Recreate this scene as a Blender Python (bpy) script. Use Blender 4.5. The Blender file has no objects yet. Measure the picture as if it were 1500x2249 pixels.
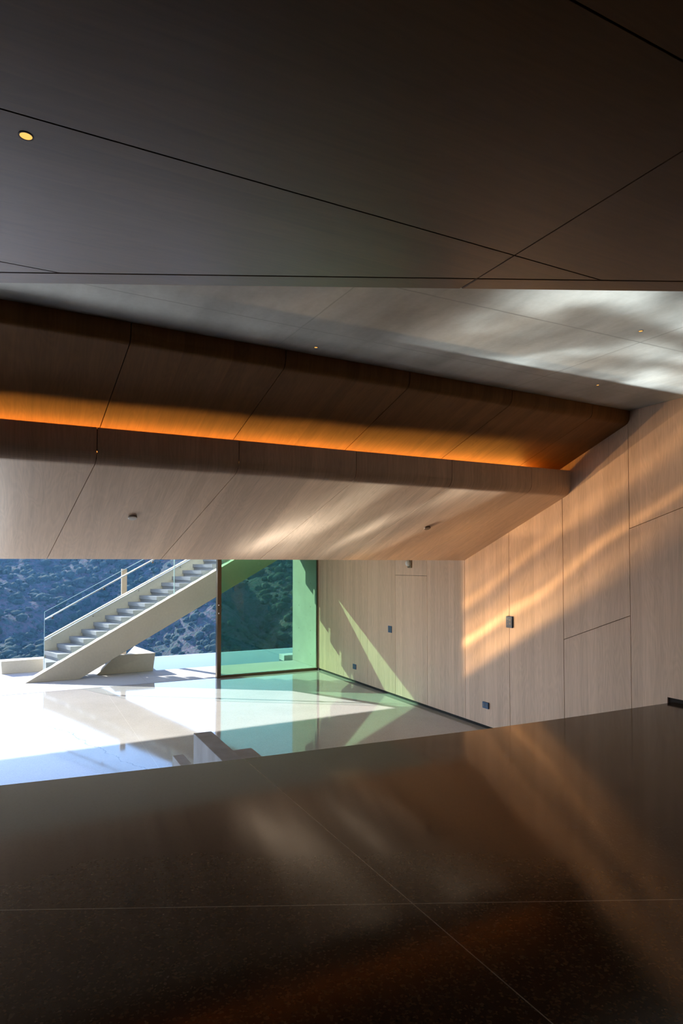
import bpy, bmesh, math, random
from mathutils import Vector, Matrix, noise
random.seed(7)
S = bpy.context.scene
COL = S.collection

# ------------------------------------------------------------------ camera
cam_d = bpy.data.cameras.new('camera')
cam = bpy.data.objects.new('camera', cam_d); COL.objects.link(cam)
cam.location = (-6.386, 0.0, 2.5)
cam.rotation_euler = (math.radians(90 + 1.7), 0, -math.radians(26.955))
cam_d.sensor_width = 36; cam_d.sensor_fit = 'AUTO'
cam_d.lens = 1400 / 2249 * 36
cam_d.shift_y = 72.9 / 2249
cam_d.clip_end = 2000; cam_d.clip_start = .05
S.camera = cam

# ------------------------------------------------------------------ view, world, sun
S.view_settings.view_transform = 'Standard'
S.view_settings.look = 'None'
S.view_settings.gamma = 1
S.view_settings.use_curve_mapping = False
S.view_settings.exposure = 2.0
S.cycles.max_bounces = 14
S.cycles.diffuse_bounces = 7
S.cycles.glossy_bounces = 6
S.cycles.transparent_max_bounces = 16
S.cycles.blur_glossy = 0.3
S.cycles.sample_clamp_indirect = 6

SUN = Vector((.853, -1.820, -1.0)).normalized()      # direction the sunlight travels
W = bpy.data.worlds.new('sky'); S.world = W; W.use_nodes = True
nt = W.node_tree; nt.nodes.clear()
sky = nt.nodes.new('ShaderNodeTexSky'); sky.sky_type = 'NISHITA'; sky.sun_disc = False
sky.sun_elevation = math.radians(26.4)
sky.sun_rotation = math.atan2(-SUN.x, -SUN.y)
sky.air_density = 1.3; sky.dust_density = .12; sky.ozone_density = 2.0
bg = nt.nodes.new('ShaderNodeBackground'); bg.inputs[1].default_value = .115
wo = nt.nodes.new('ShaderNodeOutputWorld')
tint = nt.nodes.new('ShaderNodeMix'); tint.data_type = 'RGBA'; tint.blend_type = 'MULTIPLY'
tint.inputs['Factor'].default_value = 1; tint.inputs[7].default_value = (.80, .84, 1.16, 1)
nt.links.new(sky.outputs[0], tint.inputs[6]); nt.links.new(tint.outputs[2], bg.inputs[0]); nt.links.new(bg.outputs[0], wo.inputs[0])

sun_d = bpy.data.lights.new('sun', 'SUN'); sun_d.energy = 3.7; sun_d.angle = math.radians(.55)
sun_d.color = (1.0, .96, .91)
sun = bpy.data.objects.new('sun', sun_d); COL.objects.link(sun)
sun.rotation_euler = SUN.to_track_quat('-Z', 'Y').to_euler()
sun.location = (-10, 30, 20)

# added spot lamps imitating sunlight reflected off the floor and pool: patterned beams
# aimed from just above the sunlit patch at the wall and ceilings
def bounce_spot(name, loc, aim, size_deg, power, color, pattern, soft=.05, blend=.5):
    d = bpy.data.lights.new(name, 'SPOT'); d.energy = power; d.color = color
    d.spot_size = math.radians(size_deg); d.spot_blend = blend; d.shadow_soft_size = soft
    o = bpy.data.objects.new(name, d); COL.objects.link(o); o.location = loc
    dr = (Vector(aim) - Vector(loc)); o.rotation_euler = dr.to_track_quat('-Z', 'Y').to_euler()
    d.use_nodes = True; t = d.node_tree; t.nodes.clear()
    N = lambda ty, **k: [setattr(x, a, b) for x in [t.nodes.new(ty)] for a, b in k.items()] and t.nodes[-1] or t.nodes[-1]
    def mt(op, a, b=0.0, c=0.0, clamp=False):
        x = t.nodes.new('ShaderNodeMath'); x.operation = op; x.use_clamp = clamp
        for i_, v_ in enumerate((a, b, c)):
            if isinstance(v_, (int, float)): x.inputs[i_].default_value = v_
            else: t.links.new(v_, x.inputs[i_])
        return x.outputs[0]
    g = t.nodes.new('ShaderNodeNewGeometry'); sp = t.nodes.new('ShaderNodeSeparateXYZ')
    t.links.new(g.outputs['Incoming'], sp.inputs[0])
    fac = pattern(t, mt, sp.outputs, loc)
    e = t.nodes.new('ShaderNodeEmission'); t.links.new(fac, e.inputs[1]); e.inputs[0].default_value = (1, 1, 1, 1)
    o_ = t.nodes.new('ShaderNodeOutputLight'); t.links.new(e.outputs[0], o_.inputs[0])
    return o
def nz(t, x, y, sx, sy, detail=2, z=0.0, dist=0.0):
    c = t.nodes.new('ShaderNodeCombineXYZ'); m1 = t.nodes.new('ShaderNodeMath'); m2 = t.nodes.new('ShaderNodeMath')
    m1.operation = m2.operation = 'MULTIPLY'
    t.links.new(x, m1.inputs[0]); m1.inputs[1].default_value = sx; t.links.new(y, m2.inputs[0]); m2.inputs[1].default_value = sy
    t.links.new(m1.outputs[0], c.inputs[0]); t.links.new(m2.outputs[0], c.inputs[1]); c.inputs[2].default_value = z
    n_ = t.nodes.new('ShaderNodeTexNoise'); n_.inputs['Scale'].default_value = 1; n_.inputs['Detail'].default_value = detail
    n_.inputs['Distortion'].default_value = dist
    t.links.new(c.outputs[0], n_.inputs['Vector']); return n_.outputs['Fac']
def sstep(t, x, a, b, lo=0.0, hi=1.0):
    m = t.nodes.new('ShaderNodeMapRange'); m.interpolation_type = 'SMOOTHSTEP'
    t.links.new(x, m.inputs['Value']); m.inputs['From Min'].default_value = a; m.inputs['From Max'].default_value = b
    m.inputs['To Min'].default_value = lo; m.inputs['To Max'].default_value = hi
    return m.outputs[0]
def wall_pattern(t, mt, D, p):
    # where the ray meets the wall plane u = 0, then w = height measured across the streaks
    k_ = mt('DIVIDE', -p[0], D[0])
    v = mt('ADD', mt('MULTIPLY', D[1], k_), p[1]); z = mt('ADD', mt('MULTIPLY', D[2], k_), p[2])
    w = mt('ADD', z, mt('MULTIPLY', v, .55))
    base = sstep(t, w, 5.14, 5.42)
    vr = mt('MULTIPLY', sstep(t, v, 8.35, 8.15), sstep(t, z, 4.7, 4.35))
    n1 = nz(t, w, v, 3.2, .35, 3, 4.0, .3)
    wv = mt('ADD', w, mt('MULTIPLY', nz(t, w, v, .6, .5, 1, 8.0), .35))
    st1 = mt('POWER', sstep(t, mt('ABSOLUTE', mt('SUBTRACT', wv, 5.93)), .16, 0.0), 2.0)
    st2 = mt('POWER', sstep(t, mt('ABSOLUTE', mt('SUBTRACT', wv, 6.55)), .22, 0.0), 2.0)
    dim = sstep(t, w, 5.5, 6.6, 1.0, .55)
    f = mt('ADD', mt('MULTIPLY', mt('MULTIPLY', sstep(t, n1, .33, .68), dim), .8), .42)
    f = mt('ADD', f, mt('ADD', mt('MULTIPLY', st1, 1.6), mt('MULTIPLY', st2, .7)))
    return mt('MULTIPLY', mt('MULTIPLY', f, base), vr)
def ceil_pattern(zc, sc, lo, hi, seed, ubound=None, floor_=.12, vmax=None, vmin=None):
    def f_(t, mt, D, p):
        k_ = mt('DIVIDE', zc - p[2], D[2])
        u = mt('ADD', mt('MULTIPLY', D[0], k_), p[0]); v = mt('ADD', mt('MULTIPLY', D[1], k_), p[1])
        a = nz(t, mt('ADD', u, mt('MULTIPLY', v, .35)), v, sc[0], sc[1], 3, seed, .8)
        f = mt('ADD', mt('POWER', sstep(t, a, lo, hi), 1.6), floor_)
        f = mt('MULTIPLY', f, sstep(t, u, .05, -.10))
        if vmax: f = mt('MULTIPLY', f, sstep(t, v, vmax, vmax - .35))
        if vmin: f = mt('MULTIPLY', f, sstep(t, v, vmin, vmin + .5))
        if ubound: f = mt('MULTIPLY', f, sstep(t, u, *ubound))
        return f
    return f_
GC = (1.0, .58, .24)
bounce_spot('added_bounce_spot', (-5.0, 11.5, .06), (0, 6.3, 2.2), 62, 420, GC, wall_pattern)
bounce_spot('added_bounce_spot', (-4.6, 12.4, .06), (-1.4, 3.6, 4.3), 44, 4300, (.96, 1.0, .97), ceil_pattern(4.3, (.75, 1.15), .40, .70, 2.0, (-4.0, -2.7), .16, 5.35))
bounce_spot('added_bounce_spot', (-4.2, 13.0, .06), (-2.2, 7.3, 2.9), 56, 430, (1.0, .62, .30), ceil_pattern(2.9, (1.5, .35), .36, .72, 6.0, (-5.6, -3.0), .60, 8.2, 5.9))
bounce_spot('added_bounce_spot', (-7.5, 11.2, .06), (-6.2, 7.0, 3.0), 100, 800, (.93, .97, 1.0), ceil_pattern(3.0, (.4, .4), .2, .8, 3.0, (-3.2, -5.4), .12, 8.2, 5.9), .3, 1.0)  # added broad fill spot, brightens the left of the sloping ceiling

# ------------------------------------------------------------------ helpers
def bx(bm, x0, x1, y0, y1, z0, z1):
    vs = [bm.verts.new(p) for p in ((x0,y0,z0),(x1,y0,z0),(x1,y1,z0),(x0,y1,z0),(x0,y0,z1),(x1,y0,z1),(x1,y1,z1),(x0,y1,z1))]
    for f in ((0,3,2,1),(4,5,6,7),(0,1,5,4),(1,2,6,5),(2,3,7,6),(3,0,4,7)):
        bm.faces.new([vs[i] for i in f])

def prism(bm, pts, vec):
    """solid between polygon pts (3D) and pts + vec"""
    vec = Vector(vec)
    a = [bm.verts.new(p) for p in pts]; b = [bm.verts.new(Vector(p) + vec) for p in pts]
    bm.faces.new(a); bm.faces.new(b[::-1])
    n = len(pts)
    for i in range(n):
        bm.faces.new([a[i], b[i], b[(i+1) % n], a[(i+1) % n]])

def tube(bm, p0, p1, r, seg=16, r1=None):
    p0, p1 = Vector(p0), Vector(p1); d = (p1 - p0)
    q = d.to_track_quat('Z', 'Y')
    r1 = r if r1 is None else r1
    A, B = [], []
    for i in range(seg):
        t = 2 * math.pi * i / seg; c = Vector((math.cos(t), math.sin(t), 0))
        A.append(bm.verts.new(p0 + q @ (c * r))); B.append(bm.verts.new(p1 + q @ (c * r1)))
    bm.faces.new(A[::-1]); bm.faces.new(B)
    for i in range(seg):
        bm.faces.new([A[i], A[(i+1) % seg], B[(i+1) % seg], B[i]])

def lathe(bm, prof, origin, axis, seg=32):
    """prof: (radius, height) list turned about axis"""
    o = Vector(origin); q = Vector(axis).normalized().to_track_quat('Z', 'Y')
    rings = []
    for r, h in prof:
        if r < 1e-6:
            rings.append([bm.verts.new(o + q @ Vector((0, 0, h)))])
        else:
            rings.append([bm.verts.new(o + q @ Vector((r*math.cos(2*math.pi*i/seg), r*math.sin(2*math.pi*i/seg), h))) for i in range(seg)])
    for a, b in zip(rings, rings[1:]):
        for i in range(seg):
            j = (i + 1) % seg
            if len(a) == 1 and len(b) == 1: continue
            if len(a) == 1: bm.faces.new([a[0], b[i], b[j]])
            elif len(b) == 1: bm.faces.new([a[i], a[j], b[0]])
            else: bm.faces.new([a[i], a[j], b[j], b[i]])

def sweep(bm, prof, ends, shear):
    """prof: closed list of (v,z); ends=(u0,u1); shear(v) adds to u"""
    A = [bm.verts.new((ends[0] + shear(v), v, z)) for v, z in prof]
    B = [bm.verts.new((ends[1] + shear(v), v, z)) for v, z in prof]
    n = len(prof)
    for i in range(n):
        bm.faces.new([A[i], A[(i+1) % n], B[(i+1) % n], B[i]])
    bm.faces.new(A[::-1]); bm.faces.new(B)

def obj(name, bm, m, parent=None, bevel=0, smooth=False, seg=2):
    bmesh.ops.recalc_face_normals(bm, faces=bm.faces)
    me = bpy.data.meshes.new(name); bm.to_mesh(me); bm.free()
    if smooth:
        for p in me.polygons: p.use_smooth = True
    me.materials.append(m)
    o = bpy.data.objects.new(name, me); COL.objects.link(o)
    if bevel:
        b = o.modifiers.new('bevel', 'BEVEL'); b.width = bevel; b.segments = seg; b.limit_method = 'ANGLE'
        b.angle_limit = math.radians(35)
    if parent is not None:
        o.parent = parent
        o.matrix_parent_inverse = Matrix.Translation(-Vector(parent.location))
    return o

def struct(name, bm, m, parent=None, **k):
    o = obj(name, bm, m, parent, **k)
    if parent is None: o['kind'] = 'structure'
    return o

def tag(o, label, cat, group=None, kind=None):
    o['label'] = label; o['category'] = cat
    if group: o['group'] = group
    if kind: o['kind'] = kind
    return o

def thing(name, label, cat, loc, group=None):
    o = bpy.data.objects.new(name, None); COL.objects.link(o); o.location = loc
    o.empty_display_size = .1
    return tag(o, label, cat, group)

def clip(poly, a, b, c):
    """keep a*x+b*y <= c"""
    out = []
    n = len(poly)
    for i in range(n):
        p, q = poly[i], poly[(i+1) % n]
        dp, dq = a*p[0]+b*p[1]-c, a*q[0]+b*q[1]-c
        if dp <= 0: out.append(p)
        if dp * dq < 0:
            t = dp / (dp - dq); out.append((p[0]+t*(q[0]-p[0]), p[1]+t*(q[1]-p[1])))
    return out

# ------------------------------------------------------------------ materials
class NT:
    def __init__(s, name):
        s.m = bpy.data.materials.new(name); s.m.use_nodes = True
        s.t = s.m.node_tree; s.t.nodes.clear()
        s.out = s.n('ShaderNodeOutputMaterial')
    def n(s, typ, **k):
        x = s.t.nodes.new(typ)
        for a, b in k.items(): setattr(x, a, b)
        return x
    def l(s, a, b): s.t.links.new(a, b)
    def val(s, sock, v):
        if hasattr(v, 'links') or isinstance(v, bpy.types.NodeSocket): s.l(v, sock)
        else: sock.default_value = v
    def math(s, op, a, b=0.0, c=None):
        x = s.n('ShaderNodeMath', operation=op); s.val(x.inputs[0], a); s.val(x.inputs[1], b)
        if c is not None: s.val(x.inputs[2], c)
        return x.outputs[0]
    def mix(s, f, a, b, mode='MIX'):
        x = s.n('ShaderNodeMix', data_type='RGBA', blend_type=mode)
        s.val(x.inputs['Factor'], f)
        s.val(x.inputs[6], (*a, 1) if isinstance(a, tuple) else a)
        s.val(x.inputs[7], (*b, 1) if isinstance(b, tuple) else b)
        return x.outputs[2]
    def ramp(s, f, stops):
        x = s.n('ShaderNodeValToRGB'); s.l(f, x.inputs[0]); e = x.color_ramp.elements
        while len(e) < len(stops): e.new(.5)
        for el, (p, c) in zip(e, stops):
            el.position = p; el.color = (*c, 1) if len(c) == 3 else c
        return x.outputs[0]
    def coord(s, scale=(1,1,1), rot=(0,0,0), loc=(0,0,0)):
        g = s.n('ShaderNodeNewGeometry'); mp = s.n('ShaderNodeMapping')
        s.l(g.outputs['Position'], mp.inputs[0])
        mp.inputs['Location'].default_value = loc; mp.inputs['Rotation'].default_value = rot
        mp.inputs['Scale'].default_value = scale
        return mp.outputs[0]
    def noise(s, vec, scale, detail=4, rough=.5, dist=0.0):
        x = s.n('ShaderNodeTexNoise'); s.l(vec, x.inputs['Vector'])
        x.inputs['Scale'].default_value = scale; x.inputs['Detail'].default_value = detail
        x.inputs['Roughness'].default_value = rough; x.inputs['Distortion'].default_value = dist
        return x.outputs['Fac']
    def bsdf(s, color, rough=.5, metal=0.0, spec=.5, coat=0.0, coatr=.1, bump=None, bstr=.1, bdist=.01):
        p = s.n('ShaderNodeBsdfPrincipled')
        s.val(p.inputs['Base Color'], (*color, 1) if isinstance(color, tuple) else color)
        s.val(p.inputs['Roughness'], rough); s.val(p.inputs['Metallic'], metal)
        s.val(p.inputs['Specular IOR Level'], spec)
        p.inputs['Coat Weight'].default_value = coat; p.inputs['Coat Roughness'].default_value = coatr
        if bump is not None:
            b = s.n('ShaderNodeBump'); b.inputs['Strength'].default_value = bstr; b.inputs['Distance'].default_value = bdist
            s.l(bump, b.inputs['Height']); s.l(b.outputs[0], p.inputs['Normal'])
        s.l(p.outputs[0], s.out.inputs[0])
        return p

def wood(name, axis, strip='x', light=(.75,.54,.385), dark=(.50,.35,.24), rough=.42, spec=.45):
    """veneer with fine grain running along axis; strips of veneer vary across 'strip'"""
    k = NT(name)
    sc = {'x': (.35, 9, 9), 'y': (9, .35, .35), 'z': (9, 9, .35)}[axis]
    v = k.coord(sc)
    fine = k.noise(v, 7.0, 6, .6)
    med = k.noise(v, 1.3, 4, .55, .6)
    # veneer leaves, about 0.13 m wide
    g = k.n('ShaderNodeNewGeometry'); sp = k.n('ShaderNodeSeparateXYZ'); k.l(g.outputs['Position'], sp.inputs[0])
    c = sp.outputs[{'x':0,'y':1,'z':2}[strip]]
    wob = k.math('MULTIPLY', k.noise(k.coord((1,1,1)), .8, 1), .02)
    leaf = k.math('FLOOR', k.math('DIVIDE', k.math('ADD', c, wob), .131))
    wn = k.n('ShaderNodeTexWhiteNoise', noise_dimensions='1D'); k.l(leaf, wn.inputs['W'])
    # cathedral figure: stretched rings
    sc2 = {'x': (.5, 3.2, 3.2), 'y': (3.2, .5, .5), 'z': (3.2, 3.2, .5)}[axis]
    fig = k.noise(k.coord(sc2), 1.6, 2, .4, .4)
    rings = k.math('PINGPONG', k.math('MULTIPLY', fig, 16.0), .5)
    pores = k.noise(k.coord({'x': (2.2, 90, 90), 'y': (90, 2.2, 2.2), 'z': (90, 90, 2.2)}[axis]), 2.0, 2, .5)
    f = k.math('ADD', k.math('MULTIPLY', fine, .45), k.math('MULTIPLY', med, .35))
    f = k.math('ADD', f, k.math('MULTIPLY', rings, .20))
    f = k.math('ADD', f, k.math('MULTIPLY', wn.outputs['Value'], .19))
    col = k.ramp(f, [(.34, dark), (.80, light)])
    pm = k.ramp(pores, [(.0, (.72,.72,.72)), (.42, (1,1,1))])
    col = k.mix(.55, col, pm, 'MULTIPLY')
    k.bsdf(col, rough, spec=spec, bump=fine, bstr=.06, bdist=.002)
    return k.m

M = {}
M['wall_wood'] = wood('wood_grain_upright', 'z', 'y')
M['ceil_wood_v'] = wood('wood_grain_crosswise', 'y', 'x', rough=.38)
M['ceil_wood_u'] = wood('wood_grain_lengthwise', 'x', 'y', light=(.118,.058,.026), dark=(.065,.031,.013), rough=.29, spec=.8)  # near ceiling veneer, darkened to hold its shade in the colour
M['ceil_wood_shaded'] = wood('shaded_wood_grain_crosswise', 'y', 'x', light=(.25,.115,.036), dark=(.15,.066,.019), rough=.5, spec=.2)  # same veneer for the upper slope, with shade put into its tone
k = NT('dark_gap'); k.bsdf((.012,.010,.009), .8); M['gap'] = k.m
k = NT('dark_unseen_wood'); k.bsdf((.05,.035,.025), .6); M['dark_wall'] = k.m  # unseen room walls, made dark so they bounce little light
k = NT('black_plastic'); k.bsdf((.02,.018,.018), .5); M['black'] = k.m

def concrete(name, base, var=.12, rough=.7, bump=.15, scale=1.0, seams=(), seam_col=.45, holes=False, streak=(1,1,1), spec=.35):
    k = NT(name)
    v = k.coord(streak)
    a = k.noise(v, 1.1*scale, 6, .6); b = k.noise(k.coord((1,1,1)), 26*scale, 5, .6)
    lo = tuple(x*(1-var*1.6) for x in base); hi = tuple(min(1, x*(1+var)) for x in base)
    col = k.ramp(a, [(.3, lo), (.7, hi)])
    col = k.mix(.25, col, k.ramp(b, [(.3, (.75,.75,.75)), (.7, (1.1,1.1,1.1))]), 'MULTIPLY')
    g = k.n('ShaderNodeNewGeometry'); sp = k.n('ShaderNodeSeparateXYZ'); k.l(g.outputs['Position'], sp.inputs[0])
    for nx, ny, c, w, val in seams:
        d = k.math('ADD', k.math('MULTIPLY', sp.outputs[0], nx), k.math('MULTIPLY', sp.outputs[1], ny))
        wobble = k.math('MULTIPLY', k.math('SUBTRACT', k.noise(k.coord((1,1,1)), 9, 3), .5), w*.8)
        d = k.math('ABSOLUTE', k.math('ADD', k.math('SUBTRACT', d, c), wobble))
        m = k.math('LESS_THAN', d, w/2)
        col = k.mix(k.math('MULTIPLY', m, .8), col, tuple(x*val for x in base))
    if holes:
        dy = k.math('ABSOLUTE', k.math('SUBTRACT', k.math('FRACT', k.math('DIVIDE', k.math('SUBTRACT', sp.outputs[1], 14.0), .72)), .5))
        dz = k.math('ABSOLUTE', k.math('SUBTRACT', k.math('FRACT', k.math('DIVIDE', sp.outputs[2], .58)), .5))
        dy = k.math('MULTIPLY', dy, .72); dz = k.math('MULTIPLY', dz, .58)
        r2 = k.math('ADD', k.math('MULTIPLY', dy, dy), k.math('MULTIPLY', dz, dz))
        col = k.mix(k.math('LESS_THAN', r2, .013**2), col, (.10,.10,.095))
    k.bsdf(col, rough, spec=spec, bump=b, bstr=bump, bdist=.004)
    return k.m

M['ceil_conc'] = concrete('board_smooth_concrete', (.47,.50,.49), .22, .55, .1, 1.0,
    seams=((0.01,1,3.45,.014,.55),(-.04,1,4.60,.010,.6),(1,0,-1.90,.012,.6),(1,.03,-4.35,.012,.7)), streak=(1.6,.55,1))
M['stair_conc'] = concrete('warm_precast_concrete', (.60,.565,.47), .05, .75, .08, .8)
M['tread_stone'] = concrete('grey_tread_stone', (.25,.26,.27), .06, .8, .1, 3)
M['fin_conc'] = concrete('tied_concrete', (.43,.43,.40), .07, .8, .12, 1.5, holes=True)
M['block_conc'] = concrete('grey_cast_concrete', (.53,.58,.63), .16, .7, .12, 3, streak=(1,1,.35))
M['terrace'] = concrete('terrace_paving', (.46,.46,.45), .05, .85, .08, 1.2, seams=((1,0,-3.9,.012,.8),(0,1,13.95,.01,.6)))

def terrazzo(name, a, b, c, rough, coat, coatr, seams, seam_col, chips=.5, wav=0.0, spec=.5, crack=False):
    k = NT(name)
    v = k.coord()
    vo = k.n('ShaderNodeTexVoronoi'); k.l(v, vo.inputs['Vector']); vo.inputs['Scale'].default_value = 110
    wn = k.n('ShaderNodeTexWhiteNoise', noise_dimensions='3D'); k.l(vo.outputs['Color'], wn.inputs['Vector'])
    big = k.noise(v, .9, 4, .55)
    base = k.ramp(big, [(.3, a), (.7, b)])
    chip = k.math('GREATER_THAN', wn.outputs['Value'], .80)
    col = k.mix(k.math('MULTIPLY', chip, chips), base, c)
    chipd = k.math('LESS_THAN', wn.outputs['Value'], .12)
    col = k.mix(k.math('MULTIPLY', chipd, chips*.7), col, tuple(x*.45 for x in a))
    g = k.n('ShaderNodeNewGeometry'); sp = k.n('ShaderNodeSeparateXYZ'); k.l(g.outputs['Position'], sp.inputs[0])
    for nx, ny, cc, w in seams:
        d = k.math('ADD', k.math('MULTIPLY', sp.outputs[0], nx), k.math('MULTIPLY', sp.outputs[1], ny))
        m = k.math('LESS_THAN', k.math('ABSOLUTE', k.math('SUBTRACT', d, cc)), w/2)
        col = k.mix(m, col, seam_col)
    if crack:   # one hairline crack wandering over the pale floor
        wob = k.math('MULTIPLY', k.math('SUBTRACT', k.noise(k.coord(), 1.3, 5, .65), .5), .55)
        d = k.math('ABSOLUTE', k.math('ADD', k.math('SUBTRACT', sp.outputs[0], k.math('ADD', -5.956, k.math('MULTIPLY', k.math('SUBTRACT', 11.09, sp.outputs[1]), .337))), wob))
        rng = k.math('MULTIPLY', k.math('GREATER_THAN', sp.outputs[1], 7.6), k.math('LESS_THAN', sp.outputs[1], 10.9))
        near = k.math('MULTIPLY', k.math('LESS_THAN', d, .007), rng)
        col = k.mix(k.math('MULTIPLY', near, .75), col, (.10,.105,.12))
    r = k.ramp(k.noise(v, 1.6, 5, .6), [(.3, (rough*.75,)*3), (.75, (rough*1.3,)*3)])
    und = k.noise(k.coord(), 1.7, 2, .4)
    k.bsdf(col, r, spec=spec, coat=coat, coatr=coatr, bump=und, bstr=wav, bdist=.02)
    return k.m
# floor joint of the upper floor runs parallel to the skewed ceiling edge
n1 = Vector((.472, 1)).normalized()
c1 = n1.x * -4.72 + n1.y * 2.383
M['floor_up'] = terrazzo('dark_polished_terrazzo', (.024,.014,.008), (.038,.023,.013), (.13,.08,.045), .10, .0, .1,
    ((1, 0, -4.80, .005), (n1.x, n1.y, c1, .005)), (.26,.22,.18), .4, spec=.42)
M['floor_low'] = terrazzo('pale_polished_concrete', (.38,.375,.365), (.45,.445,.435), (.56,.55,.53), .06, .0, .05,
    ((1, 0, -4.80, .004),), (.55,.54,.53), .25, wav=.0, spec=.6, crack=True)

k = NT('bronze_metal'); k.bsdf((.20,.15,.105), .35, 1.0); M['bronze'] = k.m
k = NT('brushed_steel'); k.bsdf((.75,.74,.72), .22, 1.0); M['steel'] = k.m
k = NT('white_plastic'); k.bsdf((.75,.75,.73), .4); M['white'] = k.m
k = NT('smoke_plastic'); k.bsdf((.55,.52,.48), .45); M['det'] = k.m
k = NT('brown_plastic'); k.bsdf((.16,.10,.06), .5); M['det2'] = k.m
k = NT('slate_blue_plate'); k.bsdf((.05,.105,.20), .5, spec=.25); M['plate'] = k.m
k = NT('darker_plate_insert'); k.bsdf((.07,.10,.14), .35); M['insert'] = k.m

def glass(name, tint, ior=1.5, rough=0.0):
    k = NT(name)
    tr = k.n('ShaderNodeBsdfTransparent'); tr.inputs[0].default_value = (*tint, 1)
    gl = k.n('ShaderNodeBsdfGlossy'); gl.inputs['Roughness'].default_value = rough
    fr = k.n('ShaderNodeFresnel'); fr.inputs[0].default_value = ior
    mx = k.n('ShaderNodeMixShader')
    k.l(fr.outputs[0], mx.inputs[0]); k.l(tr.outputs[0], mx.inputs[1]); k.l(gl.outputs[0], mx.inputs[2])
    k.l(mx.outputs[0], k.out.inputs[0])
    return k.m
M['green_glass'] = glass('green_tinted_glass', (.50,.72,.56), 1.45)
M['clear_glass'] = glass('clear_glass', (.93,.97,.97), 1.3)

def emis(name, col, s):
    k = NT(name); e = k.n('ShaderNodeEmission'); e.inputs[0].default_value = (*col, 1); e.inputs[1].default_value = s
    k.l(e.outputs[0], k.out.inputs[0]); return k.m
M['led'] = emis('warm_led', (1.0,.40,.06), 17)
M['bulb'] = emis('warm_bulb', (1.0,.50,.12), .34)

# ------------------------------------------------------------------ lower floor and terrace
UL = -13.0            # left end of the house
bm = bmesh.new(); bx(bm, UL, .3, 4.0, 13.82, -.3, 0); struct('floor', bm, M['floor_low'])
# upper floor slab
bm = bmesh.new()
prism(bm, [(UL,-5.5,-.3),(.3,-5.5,-.3),(.3,4.60,-.3),(-1.6,4.615,-.3),(-2.55,4.64,-.3),(-4.82,4.79,-.3),(-6.5,4.97,-.3),(UL,5.7,-.3)], (0,0,1.293))
struct('floor', bm, M['floor_up'])
bm = bmesh.new()
prism(bm, [(-30,13.82,-.001),(3,13.82,-.001),(3,15.44,-.001),(-3.43,15.44,-.001),(-3.43,16.98,-.001),(-30,16.98,-.001)], (0,0,-3))
o = struct('floor', bm, M['terrace'])
bm = bmesh.new(); bx(bm, -30, UL-.3, -8, 13.82, -3, -.001); struct('floor', bm, M['terrace'])
# sliding door track set in the floor
bm = bmesh.new(); bx(bm, UL, -2.45, 13.80, 13.835, -.02, .002); struct('trim_1', bm, M['tread_stone'])

# ------------------------------------------------------------------ right wall with veneer panels
bm = bmesh.new(); bx(bm, .02, .30, -5.5, 13.86, -.3, 4.7)
wall = struct('wall_right', bm, M['gap'])
def wall_panel(poly, name='wood_panel'):
    g = .003
    cx = sum(p[0] for p in poly)/len(poly); cz = sum(p[1] for p in poly)/len(poly)
    n = len(poly); out = poly
    # inset each edge by g
    for i in range(n):
        p, q = poly[i], poly[(i+1) % n]
        nx, ny = (q[1]-p[1]), -(q[0]-p[0]); L = math.hypot(nx, ny); nx /= L; ny /= L
        if nx*(cx-p[0]) + ny*(cz-p[1]) > 0: nx, ny = -nx, -ny
        out = clip(out, nx, ny, nx*p[0]+ny*p[1]-g)
    bm = bmesh.new(); prism(bm, [(0, a, b) for a, b in out], (.02, 0, 0))
    return struct(name, bm, M['wall_wood'], wall, bevel=.0012, seg=1)
vs = [13.84, 12.45, 11.39, 10.315, 9.262, 8.212, 7.178, 6.145, 5.12, 4.07, 3.02, 1.97, .92, -.13, -1.2, -2.25, -3.3, -4.4, -5.5]
for a, b in zip(vs, vs[1:]):
    top = 2.95 if b > 8 else 4.32
    bot = .045 if a > 4.9 else 1.04
    if abs(a - 10.315) < .001:
        wall_panel([(b, bot), (a, bot), (a, 2.293), (b, 2.293)], 'door_leaf')
        wall_panel([(b, 2.293), (a, 2.293), (a, top), (b, top)])
    elif abs(a - 6.145) < .001:
        wall_panel([(b, bot), (a, bot), (a, 1.513), (b, 1.899)])
        wall_panel([(b, 1.899), (a, 1.513), (a, top), (b, top)])
    elif abs(a - 5.12) < .001:
        # this panel reaches below the upper floor edge only past v = 4.66
        bm = bmesh.new(); prism(bm, [(0,b+.003,1.04),(0,4.66,1.04),(0,4.66,.045),(0,a-.003,.045),(0,a-.003,2.911),(0,b+.003,3.218)], (.02,0,0))
        struct('wood_panel', bm, M['wall_wood'], wall)
        wall_panel([(b, 3.222), (a, 2.914), (a, top), (b, top)])
    else:
        wall_panel([(b, bot), (a, bot), (a, top), (b, top)])

# ------------------------------------------------------------------ other walls (behind and left of the viewer)
bm = bmesh.new(); bx(bm, UL, .3, -5.8, -5.5, -.3, 4.7); struct('wall_back', bm, M['dark_wall'])
bm = bmesh.new(); bx(bm, UL-.3, UL, -5.8, 4.9, -.3, 4.7); bx(bm, UL-.3, UL, 4.9, 8.4, 2.7, 4.7); struct('wall_left', bm, M['dark_wall'])

# ------------------------------------------------------------------ ceilings
# concrete slab
bm = bmesh.new(); bx(bm, UL-.3, .3, -5.8, 6.9, 4.30, 4.62); struct('ceiling', bm, M['ceil_conc'])
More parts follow.
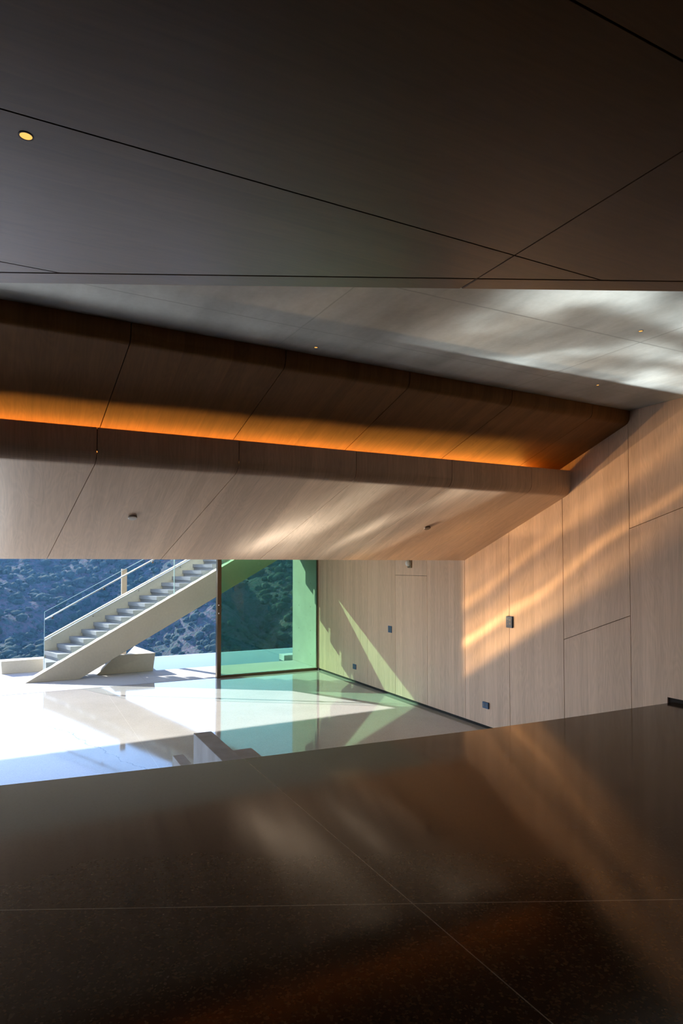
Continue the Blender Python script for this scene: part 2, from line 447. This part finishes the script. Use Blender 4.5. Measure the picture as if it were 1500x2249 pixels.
# flat soffit and roof over the garden side
bm = bmesh.new(); prism(bm, [(UL-.3,8.25,2.86),(.3,8.25,2.86),(.3,14.86,2.86),(UL-.3,14.35,2.86)], (0,0,1.76)); struct('ceiling', bm, M['stair_conc'])
bm = bmesh.new(); bx(bm, UL-.3, .3, 6.6, 8.3, 4.30, 4.62); struct('ceiling', bm, M['ceil_conc'])

# sloping wood ceiling with rounded front lip that carries the light cove
def fillet(p0, p1, p2, r, n=8):
    a, b, c = Vector(p0), Vector(p1), Vector(p2)
    d0 = (a-b).normalized(); d1 = (c-b).normalized()
    return [tuple(((1-t)**2)*(b+d0*r) + 2*t*(1-t)*b + t*t*(b+d1*r)) for t in [i/n for i in range(n+1)]]
C1B, C1T, FT = (8.207, 2.56), (5.997, 3.42), (5.997, 3.715)
prof1 = [C1B] + fillet(C1B, C1T, FT, .10) + [(5.997, 3.708), (6.004, 3.715), (6.024, 3.715), (6.03, 3.708), (6.03, 3.50), (6.42, 3.50), (6.42, 3.46), (8.16, 2.80), (8.207, 2.78)]
sh1 = lambda v: -.14 * (v - 5.997)
cuts = [-12.3+.31, -9.686, -8.38, -7.074, -5.768, -4.462, -3.156, -1.894, -.67]
cuts = [UL] + cuts[1:] + [None]
bm = bmesh.new()
for a, b in zip(cuts, cuts[1:]):
    g = .0035
    if b is None:      # last panel ends flush on the wall
        A = [bm.verts.new((a + g + sh1(v), v, z)) for v, z in prof1]; B = [bm.verts.new((0, v, z)) for v, z in prof1]
        n = len(prof1)
        for i in range(n): bm.faces.new([A[i], A[(i+1) % n], B[(i+1) % n], B[i]])
        bm.faces.new(A[::-1]); bm.faces.new(B)
    else:
        sweep(bm, prof1, (a + g, b - g), sh1)
struct('ceiling', bm, M['ceil_wood_v'])
bm = bmesh.new()
pb = [(8.19, 2.60), (6.03, 3.44), (6.03, 3.48), (6.40, 3.48), (8.14, 2.82), (8.19, 2.80)]
sweep(bm, pb, (UL, -.0), lambda v: 0); bx(bm, UL, 0, 6.006, 6.026, 3.51, 3.70); struct('ceiling', bm, M['gap'])

# upper sloping wood ceiling behind the cove, turning up to the concrete
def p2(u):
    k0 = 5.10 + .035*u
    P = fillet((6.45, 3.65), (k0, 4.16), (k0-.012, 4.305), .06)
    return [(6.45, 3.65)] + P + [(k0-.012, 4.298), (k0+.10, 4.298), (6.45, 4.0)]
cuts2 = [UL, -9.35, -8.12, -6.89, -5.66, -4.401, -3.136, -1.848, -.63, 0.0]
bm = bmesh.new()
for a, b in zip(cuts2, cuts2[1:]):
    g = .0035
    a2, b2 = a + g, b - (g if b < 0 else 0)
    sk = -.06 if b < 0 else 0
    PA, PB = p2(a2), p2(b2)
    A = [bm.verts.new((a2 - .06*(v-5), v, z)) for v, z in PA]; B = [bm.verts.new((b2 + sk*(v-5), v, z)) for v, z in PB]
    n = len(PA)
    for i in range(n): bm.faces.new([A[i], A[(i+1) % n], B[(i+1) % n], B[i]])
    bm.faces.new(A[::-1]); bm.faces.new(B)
struct('ceiling', bm, M['ceil_wood_shaded'])
bm = bmesh.new(); bx(bm, UL, 0, 6.45, 6.5, 3.3, 4.3); struct('ceiling', bm, M['gap'])
bm = bmesh.new(); prism(bm, [(UL,5.25,4.12),(UL,6.45,3.68),(UL,6.45,4.0),(UL,5.25,4.28)], (-UL,0,0)); struct('ceiling', bm, M['gap'])

# hidden light strip of the cove
bm = bmesh.new(); bx(bm, UL+.3, -.45, 6.265, 6.29, 3.555, 3.565)
t = thing('cove_light_strip', 'warm orange light strip hidden in the long ceiling cove', 'light strip', (-6, 6.2, 3.5))
obj('led_tape', bm, M['led'], t)
bm = bmesh.new(); bx(bm, UL+.3, -.45, 6.255, 6.30, 3.50, 3.553); obj('housing', bm, M['white'], t)

# near wood ceiling with the skewed edge
e0, e1 = Vector((-6.485, 3.696)), Vector((-3.244, 2.166))
ed = (e1 - e0).normalized(); en = Vector((-ed.y, ed.x))          # outward normal of the edge (+v side)
if en.y < 0: en = -en
ce = en.dot(e0)
ct = ce - .125
Z0 = 3.95
M['c0trim'] = M['ceil_wood_u']
bm = bmesh.new()
us = [UL, -8.62, -4.322, 0.0]; vv = [-5.5, -4.4, -3.3, -2.2, -1.1, .05, 1.155, 2.265, 3.43, 4.6, 5.7, 7.0]
g = .003
for i in range(3):
    for j in range(len(vv)-1):
        P = [(us[i]+g, vv[j]+g), (us[i+1]-g, vv[j]+g), (us[i+1]-g, vv[j+1]-g), (us[i]+g, vv[j+1]-g)]
        P = clip(P, en.x, en.y, ct - g)
        if len(P) < 3: continue
        prism(bm, [(a, b, Z0) for a, b in P], (0,0,.03))
struct('ceiling', bm, M['ceil_wood_u'], bevel=.001, seg=1)
bm = bmesh.new()
for i in range(3):
    P = [(us[i]+g, -5.5), (us[i+1]-g, -5.5), (us[i+1]-g, 7.5), (us[i]+g, 7.5)]
    P = clip(clip(P, en.x, en.y, ce), -en.x, -en.y, -(ct + g))
    if len(P) >= 3: prism(bm, [(a, b, Z0) for a, b in P], (0,0,.34))
struct('ceiling', bm, M['ceil_wood_u'], bevel=.006, seg=3)
P = clip([(UL,-5.5),(0,-5.5),(0,7),(UL,7)], en.x, en.y, ce - .012)
bm = bmesh.new(); prism(bm, [(a, b, Z0+.032) for a, b in P], (0,0,.25)); struct('ceiling', bm, M['gap'])

# ------------------------------------------------------------------ ceiling fixtures
def downlight(p, r, label, group, drop=.002):
    t = thing('recessed_downlight', label, 'ceiling light', p, group)
    x, y, z = p
    bm = bmesh.new(); lathe(bm, [(r*.80, .004), (r*.82, -drop), (r, -drop), (r, .004)], p, (0,0,1), 32); obj('trim_ring', bm, M['black' if r > .022 else 'bronze'], t, smooth=False)
    bm = bmesh.new(); lathe(bm, [(0, .0012), (r*.80, .0012), (r*.80,-.0006), (0,-.0006)], p, (0,0,1), 32); obj('lens', bm, M['bulb'], t)
downlight((-6.379, 2.372, Z0), .0245, 'small round glowing downlight in the dark seam of the near wood ceiling', None)
G = 'pinhole lights in the concrete ceiling'
downlight((-4.198, 4.77, 4.30), .016, 'tiny glowing pinhole light at left, close to the dark edge of concrete ceiling', G)
downlight((-2.117, 3.296, 4.30), .018, 'tiny pinhole light at upper right of the concrete ceiling, beside the bright ripples', G)
downlight((-1.207, 4.50, 4.30), .016, 'tiny pinhole light in the shaded concrete ceiling near the right wall', G)
downlight((-4.43, 3.56, 4.30), .018, 'tiny pinhole light half hidden at the near wood ceiling edge', G)

sl = math.atan2(3.42-2.56, -(8.207-5.997))
nrm = Vector((0, -(3.42-2.56), -(8.207-5.997))).normalized()
def detector(u, v, r, label, mat):
    z = 2.56 + (8.207 - v) * (3.42-2.56)/(8.207-5.997)
    p = (u, v, z)
    t = thing('smoke_detector', label, 'smoke detector', p, 'detectors on the sloping wood ceiling')
    bm = bmesh.new(); lathe(bm, [(0,0), (r*.9,0), (r*.9,.008), (0,.008)], p, nrm, 32); obj('base', bm, M['black'], t)
    bm = bmesh.new(); lathe(bm, [(0,.008), (r,.008), (r,.018), (r*.92,.022), (0,.024)], p, nrm, 32); obj('cover', bm, mat, t)
detector(-5.296, 7.063, .047, 'pale grey round detector at left on the sloping wood ceiling', M['det'])
detector(-1.492, 7.091, .046, 'brownish round detector at right on the sloping wood ceiling', M['det2'])

# ------------------------------------------------------------------ wall fittings
def plate(name, label, cat, v, z, w, h, inserts, group=None, d=.012):
    t = thing(name, label, cat, (0, v, z), group)
    bm = bmesh.new(); bx(bm, -d, -.0, v-w/2, v+w/2, z-h/2, z+h/2); obj('cover_plate', bm, M['plate'], t, bevel=.003)
    for nm, dv, dz, iw, ih in inserts:
        bm = bmesh.new(); bx(bm, -d-.002, -d+.002, v+dv-iw/2, v+dv+iw/2, z+dz-ih/2, z+dz+ih/2); obj(nm, bm, M['insert'], t, bevel=.0015, seg=1)
    return t
plate('wall_switch', 'small slate-grey light switch at hand height left of hidden door', 'switch', 10.50, 1.253, .125, .125, [('rocker', -.025, 0, .035, .08), ('rocker', .025, 0, .035, .08)])
G = 'low sockets along the wood wall'
plate('wall_outlet', 'small dark socket plate low on the wall, left of the hidden door', 'socket', 11.942, .336, .14, .105, [('socket_face', -.03, 0, .04, .05), ('socket_face', .03, 0, .04, .05)], G)
plate('wall_outlet', 'wide blue-grey socket plate low on the wall near the floor corner', 'socket', 7.70, .357, .135, .095, [('socket_face', -.03, 0, .04, .05), ('socket_face', .03, 0, .04, .05)], G, .022)
plate('control_panel', 'blue-grey control keypad straddling a seam in the wood wall', 'keypad', 7.16, 1.660, .125, .165, [('display', .028, .012, .03, .014), ('keypad_button', -.025, .03, .035, .035), ('keypad_button', -.025, -.02, .035, .035), ('keypad_button', .028, -.03, .03, .02), ('keypad_button', .028, .045, .03, .02)], None, .024)
t = thing('wall_alarm', 'white round alarm sounder on brown plate above the hidden door', 'alarm', (0, 9.80, 2.51))
bm = bmesh.new(); bx(bm, -.022, 0, 9.735, 9.865, 2.43, 2.60); obj('back_plate', bm, M['bronze'], t, bevel=.012)
bm = bmesh.new(); lathe(bm, [(0,0), (.052,0), (.055,.02), (.046,.05), (.026,.066), (0,.07)], (-.022, 9.80, 2.515), (-1,0,0), 32); obj('dome', bm, M['white'], t, smooth=True)

# ------------------------------------------------------------------ green glass pane in its bronze frame
t = bpy.data.objects.new('window_1', None); COL.objects.link(t); t.location = (-1.2, 13.8, 0); t['kind'] = 'structure'
bm = bmesh.new(); bx(bm, -2.36, -.02, 13.80, 13.815, .045, 2.84); obj('pane', bm, M['green_glass'], t)
bm = bmesh.new(); bx(bm, -2.46, -2.385, 13.72, 13.84, 0, 2.86); bx(bm, -2.385, -2.355, 13.775, 13.84, 0, 2.86); obj('jamb', bm, M['bronze'], t, bevel=.004)
bm = bmesh.new(); bx(bm, -2.355, -.0, 13.775, 13.84, 0, .05); obj('bottom_rail', bm, M['bronze'], t, bevel=.003)
bm = bmesh.new(); bx(bm, -.03, 0.0, 13.775, 13.84, .05, 2.86); obj('side_rail', bm, M['bronze'], t)
for z in (1.60, 1.42):
    bm = bmesh.new(); tube(bm, (-2.43, 13.712, z-.012), (-2.43, 13.712, z+.012), .012); obj('lock', bm, M['steel'], t)

# concrete fin wall beyond the glass
bm = bmesh.new(); bx(bm, .06, .55, 13.86, 15.50, -.3, 5.2); struct('wall_terrace', bm, M['fin_conc'], bevel=.006)
bm = bmesh.new(); bx(bm, .28, 3.5, 13.86, 14.2, -.3, 5.2); struct('wall_terrace', bm, M['fin_conc'])

# ------------------------------------------------------------------ garden staircase
K = .5765
def ztop(u): return K*(u + 6.205)            # top edge of near stringer
def zbot(u): return .5665*(u + 5.15)
def zfar(u): return .806 + .5606*(u + 5.805)
def zgl(u): return 1.471 + .556*(u + 5.845)
UE = -.02
VN, VI, VF = 15.0, 15.35, 16.1
st = thing('garden_staircase', 'pale concrete open-tread staircase with glass balustrade rising over the terrace', 'staircase', (-5.6, 15.5, 0))
bm = bmesh.new()
prism(bm, [(-6.205, VN, 0), (-5.15, VN, 0), (UE, VN, zbot(UE)), (UE, VN, ztop(UE))], (0, VI-VN, 0))
obj('stringer', bm, M['stair_conc'], st, bevel=.004)
bm = bmesh.new()
prism(bm, [(-5.81, VF, .0), (-5.60, VF, 0), (-5.40, VF, .46), (UE, VF, .46+.575*(UE+5.40)), (UE, VF, zfar(UE)), (-5.81, VF, zfar(-5.81))], (0, .15, 0))
obj('parapet', bm, M['stair_conc'], st, bevel=.004)
for i in range(-2, 21):
    zt = .676 + .1518*i
    un, uf = -5.312 + .2645*i, -5.552 + .2605*i
    if un > -.45: continue
    dn = .32
    if i == -2:
        un, uf, zt = -5.80, -5.83, .36
    bm = bmesh.new()
    def slab(a, b, c, d, zt_, zb_n, zb_f):
        top = [(a, VI-.02, zt_), (b, VI-.02, zt_), (c, VF+.004, zt_), (d, VF+.004, zt_)]
        bot = [(a, VI-.02, zb_n), (b, VI-.02, zb_n), (c, VF+.004, zb_f), (d, VF+.004, zb_f)]
        A = [bm.verts.new(p) for p in top]; B = [bm.verts.new(p) for p in bot]
        bm.faces.new(A); bm.faces.new(B[::-1])
        for q in range(4): bm.faces.new([A[q], B[q], B[(q+1) % 4], A[(q+1) % 4]])
    zb = max(0, zt-.085) if i > -2 else 0
    slab(un, un+dn-.06, uf+dn-.06, uf, zt, zb, zb)
    if i > -2:      # tapered body that hangs under the slab, with an open gap to the next one
        zf = max(0, .5665*(uf+.12 + 5.68))
        slab(un+.03, un+.25, uf+.25, uf+.03, zb, zb-.07, min(zb-.05, max(0, zf)))
    obj('tread', bm, M['tread_stone'], st)
def gpanel(u0, u1):
    bm = bmesh.new()
    prism(bm, [(u0, 15.17, ztop(u0)-.02), (u1, 15.17, ztop(u1)-.02), (u1, 15.17, zgl(u1)), (u0, 15.17, zgl(u0))], (0, .012, 0))
    return obj('glass_panel', bm, M['clear_glass'], st)
k = NT('polished_glass_edge'); k.bsdf((.55,.78,.82), .15); M['gedge'] = k.m
for u0, u1 in ((-5.845, -3.094), (-3.079, -.06)):
    gp = gpanel(u0, u1)
    bm = bmesh.new(); tube(bm, (u0, 15.176, zgl(u0)), (u1, 15.176, zgl(u1)), .0065, 6)
    for u in (u0, u1): tube(bm, (u, 15.176, ztop(u)), (u, 15.176, zgl(u)), .0055, 6)
    obj('polished_edge', bm, M['gedge'], gp)
def zr(u): return 1.299 + .5705*(u + 5.841)
bm = bmesh.new(); tube(bm, (-5.841, 15.25, zr(-5.841)), (-.1, 15.25, zr(-.1)), .017); hr = obj('handrail', bm, M['steel'], st, smooth=True)
for u in (-5.69, -4.64, -3.586, -2.53, -1.48, -.45):
    z = zr(u)
    bm = bmesh.new(); tube(bm, (u, 15.25, z-.045), (u, 15.25, z), .008, 8); tube(bm, (u, 15.15, z-.045), (u, 15.26, z-.045), .011, 12); tube(bm, (u, 15.15, z-.045), (u, 15.17, z-.045), .024, 16); tube(bm, (u, 15.183, z-.045), (u, 15.20, z-.045), .024, 16)
    obj('bracket', bm, M['steel'], hr)
bm = bmesh.new(); tube(bm, (-5.80, 16.04, zfar(-5.80)-.045), (-.1, 16.04, zfar(-.1)-.045), .014); h2 = obj('handrail', bm, M['steel'], st, smooth=True)
for u in (-5.68, -4.78, -3.75, -2.75, -1.7):
    z = zfar(u) - .05
    bm = bmesh.new(); tube(bm, (u, 16.10, z-.05), (u, 16.04, z-.05), .014, 10); tube(bm, (u, 16.04, z-.05), (u, 16.04, z), .008, 8); obj('bracket', bm, M['steel'], h2)

# ------------------------------------------------------------------ low concrete pieces on the terrace
bm = bmesh.new()
def ring_prism(bot, top):
    bm = bmesh.new(); A = [bm.verts.new(p) for p in bot]; B = [bm.verts.new(p) for p in top]
    bm.faces.new(A[::-1]); bm.faces.new(B); n = len(A)
    for i in range(n): bm.faces.new([A[i], A[(i+1) % n], B[(i+1) % n], B[i]])
    return bm
bm = ring_prism([(-4.75,15.37,0),(-3.52,15.37,0),(-3.72,16.85,0),(-4.05,15.60,0),(-4.75,15.60,0)],
                [(-4.35,15.37,.42),(-3.47,15.35,.42),(-3.70,16.9,.42),(-4.09,15.50,.42),(-4.35,15.48,.42)])
tag(obj('terrace_planter', bm, M['stair_conc'], bevel=.004), 'pale faceted concrete block under the staircase beside the pool', 'concrete block')
bm = ring_prism([(-6.66,16.47,0),(-5.30,16.50,0),(-5.30,16.9,0),(-6.80,16.9,0)], [(-6.68,16.47,.286),(-5.30,16.5,.30),(-5.30,16.8,.30),(-6.80,16.85,.286)])
tag(obj('terrace_curb', bm, M['stair_conc'], bevel=.004), 'low pale concrete curb left of the staircase foot at the terrace edge', 'concrete curb')
bm = bmesh.new(); bx(bm, -6.0, -2.0, 17.0, 19.0, -3.3, -3.0); struct('ground', bm, M['stair_conc'])
bm = bmesh.new(); bx(bm, -3.93, -3.80, 17.55, 17.68, -3.0, 2.37)
k = NT('weathered_post'); k.bsdf((.36,.28,.19), .7); M['post'] = k.m
tag(obj('terrace_post', bm, M['post'], bevel=.006), 'slim tan upright post behind the balustrade glass of the staircase', 'post')

# ------------------------------------------------------------------ infinity pool
t = thing('infinity_pool', 'pale blue infinity pool along the far edge of the terrace', 'pool', (0, 16.5, -1))
k = NT('pool_plaster'); k.bsdf((.42,.58,.70), .6); M['pool'] = k.m
bm = bmesh.new()
bx(bm, -3.42, 6.0, 15.5, 18.1, -1.0, -.6); bx(bm, -3.42, 6.0, 18.0, 18.12, -1, -.055); bx(bm, 5.9, 6, 15.5, 18.1, -1, -.055); bx(bm, -3.42, -3.34, 15.5, 18.1, -1, -.055)
obj('basin', bm, M['pool'], t)
k = NT('pool_water')
bmp = k.n('ShaderNodeBump'); bmp.inputs['Strength'].default_value = .08; bmp.inputs['Distance'].default_value = .02
k.l(k.noise(k.coord(), 3.5, 2, .5), bmp.inputs['Height'])
tr = k.n('ShaderNodeBsdfTransparent'); tr.inputs[0].default_value = (.84,.94,1.0,1)
gl = k.n('ShaderNodeBsdfGlossy'); gl.inputs['Roughness'].default_value = .03; k.l(bmp.outputs[0], gl.inputs['Normal'])
fr = k.n('ShaderNodeFresnel'); fr.inputs[0].default_value = 1.33
mx = k.n('ShaderNodeMixShader'); k.l(fr.outputs[0], mx.inputs[0]); k.l(tr.outputs[0], mx.inputs[1]); k.l(gl.outputs[0], mx.inputs[2]); k.l(mx.outputs[0], k.out.inputs[0])
M['water'] = k.m
bm = bmesh.new()
vs4 = [bm.verts.new(p) for p in ((-3.40,15.5,-.05),(5.95,15.5,-.05),(5.95,18.11,-.05),(-3.40,18.11,-.05))]; bm.faces.new(vs4)
obj('water', bm, M['water'], t)
k = NT('pebbles'); vo = k.n('ShaderNodeTexVoronoi'); k.l(k.coord(), vo.inputs['Vector']); vo.inputs['Scale'].default_value = 35
k.bsdf(k.ramp(vo.outputs['Distance'], [(.25, (.45,.46,.46)), (.5, (.05,.05,.05))]), .8, bump=vo.outputs['Distance'], bstr=.6, bdist=.02); M['pebbles'] = k.m
bm = bmesh.new(); bx(bm, -3.42, 3.0, 15.44, 15.5, -.06, -.02); obj('pebble_channel', bm, M['pebbles'], t)
bm = bmesh.new(); bx(bm, -.10, .5, 15.68, 16.05, -.048, .10)
tag(obj('pool_ledge', bm, M['block_conc'], bevel=.006), 'low dark concrete ledge in the pool corner seen through green glass', 'pool ledge')

# ------------------------------------------------------------------ stepped concrete piece in front of the upper floor
t = thing('concrete_steps', 'grey stepped concrete piece rising at the edge of the upper floor', 'steps', (-4.85, 5.3, 0))
bm = bmesh.new(); prism(bm, [(-4.925,4.87,0),(-4.765,4.85,0),(-4.758,5.865,0),(-4.923,5.87,0)], (0,0,.95)); obj('cheek_wall', bm, M['block_conc'], t, bevel=.004)
bm = bmesh.new(); bx(bm, -5.03, -4.927, 4.95, 6.25, 0, .66); obj('step', bm, M['block_conc'], t, bevel=.004)
bm = bmesh.new(); bx(bm, -4.758, -4.43, 4.85, 5.69, 0, .80); obj('step', bm, M['block_conc'], t, bevel=.004)

# ------------------------------------------------------------------ hillside beyond
def fbm(x, y, s, o=5):
    return noise.fractal(Vector((x*s, y*s, 3.7)), .9, 2.1, o)
def hill_z(u, v):
    d = v
    base = -34 + (max(0, d-55))*.33
    base = base if d > 55 else -34 - (55-d)*.1
    if d > 210: base = min(base, -34 + 155*.33 + (d-210)*.05)
    gull = abs(noise.noise(Vector((u*.021 + .4*noise.noise(Vector((u*.03,v*.03,1))), v*.006, 0))))
    z = base + 16*(gull-.25) + 5*fbm(u, v, .02) + 1.6*fbm(u, v, .11, 4)
    return z
bm = bmesh.new()
NU, NV = 190, 130
rows = []
for j in range(NV+1):
    v = 24 + 300*(j/NV)**1.25
    rows.append([bm.verts.new(((-170 + 330*i/NU), v, hill_z(-170+330*i/NU, v))) for i in range(NU+1)])
for j in range(NV):
    for i in range(NU):
        bm.faces.new([rows[j][i], rows[j][i+1], rows[j+1][i+1], rows[j+1][i]])
k = NT('dry_soil_and_brush')
a = k.noise(k.coord(), .12, 6, .65); b = k.noise(k.coord(), 1.1, 5, .6)
soil = k.ramp(a, [(.35, (.06,.075,.08)), (.55, (.12,.105,.12)), (.75, (.17,.14,.155))])
col = k.mix(k.ramp(b, [(.42, (0,0,0)), (.6, (1,1,1))]), soil, (.045,.085,.075))
k.bsdf(col, .95, spec=.05, bump=b, bstr=1, bdist=1.5); M['soil'] = k.m
h = obj('hillside', bm, M['soil'], smooth=True); h['kind'] = 'structure'
# scrub: rounded bushes over the slope, too many to count
ico = []
for vtx in range(1): pass
tb = bmesh.new(); bmesh.ops.create_icosphere(tb, subdivisions=1, radius=1)
tv = [v.co.copy() for v in tb.verts]; tf = [[v.index for v in f.verts] for f in tb.faces]; tb.free()
verts, faces = [], []
rnd = random.Random(11)
cnt = 0
while cnt < 12000:
    v = 60 + 150*rnd.random(); ang = -.55 + 1.0*rnd.random()
    u = -6.4 + (v)*math.tan(ang)*.9 + rnd.uniform(-6, 6)
    dens = .5 + .9*noise.noise(Vector((u*.045, v*.045, 9))) + .35*noise.noise(Vector((u*.2, v*.2, 2)))
    if rnd.random() > dens: continue
    r = (.22 + .95*rnd.random()**2.5) * (1 + .5*max(0, noise.noise(Vector((u*.05, v*.05, 5)))))
    z = hill_z(u, v); o0 = len(verts); sd = rnd.random()*50
    sx, sy, sz = r*rnd.uniform(.8,1.3), r*rnd.uniform(.8,1.3), r*rnd.uniform(.6,1.0)
    for c in tv:
        d = 1 + .35*noise.noise(c*2.3 + Vector((sd, 0, 0)))
        verts.append((u + c.x*sx*d, v + c.y*sy*d, z + r*.25 + c.z*sz*d))
    faces += [[o0+i for i in f] for f in tf]
    cnt += 1
me = bpy.data.meshes.new('chaparral_scrub'); me.from_pydata(verts, [], faces)
k = NT('scrub_leaves'); b = k.noise(k.coord(), 2.6, 5, .7); a = k.noise(k.coord(), .15, 3, .5)
colb = k.mix(a, (.03,.075,.055), (.06,.10,.085))
col = k.mix(k.ramp(b, [(.4, (0,0,0)), (.65, (1,1,1))]), colb, (.018,.045,.04))
k.bsdf(col, .9, spec=.1, bump=b, bstr=1, bdist=.5); me.materials.append(k.m)
for p in me.polygons: p.use_smooth = True
o = bpy.data.objects.new('chaparral_scrub', me); COL.objects.link(o)
tag(o, 'dark green scrub bushes covering the steep blue-shaded hillside', 'scrub', kind='stuff')

# haze hanging in the valley between the terrace and the hillside
bm = bmesh.new(); bx(bm, -330, 330, 26, 420, -90, 60)
k = NT('valley_haze'); vs_ = k.n('ShaderNodeVolumeScatter'); vs_.inputs['Color'].default_value = (.20,.50,1.0,1)
vs_.inputs['Density'].default_value = .00055; vs_.inputs['Anisotropy'].default_value = .3
k.l(vs_.outputs[0], k.out.inputs['Volume'])
hz = obj('valley_haze', bm, k.m); tag(hz, 'thin blue haze in the valley before the hillside', 'haze', kind='stuff')
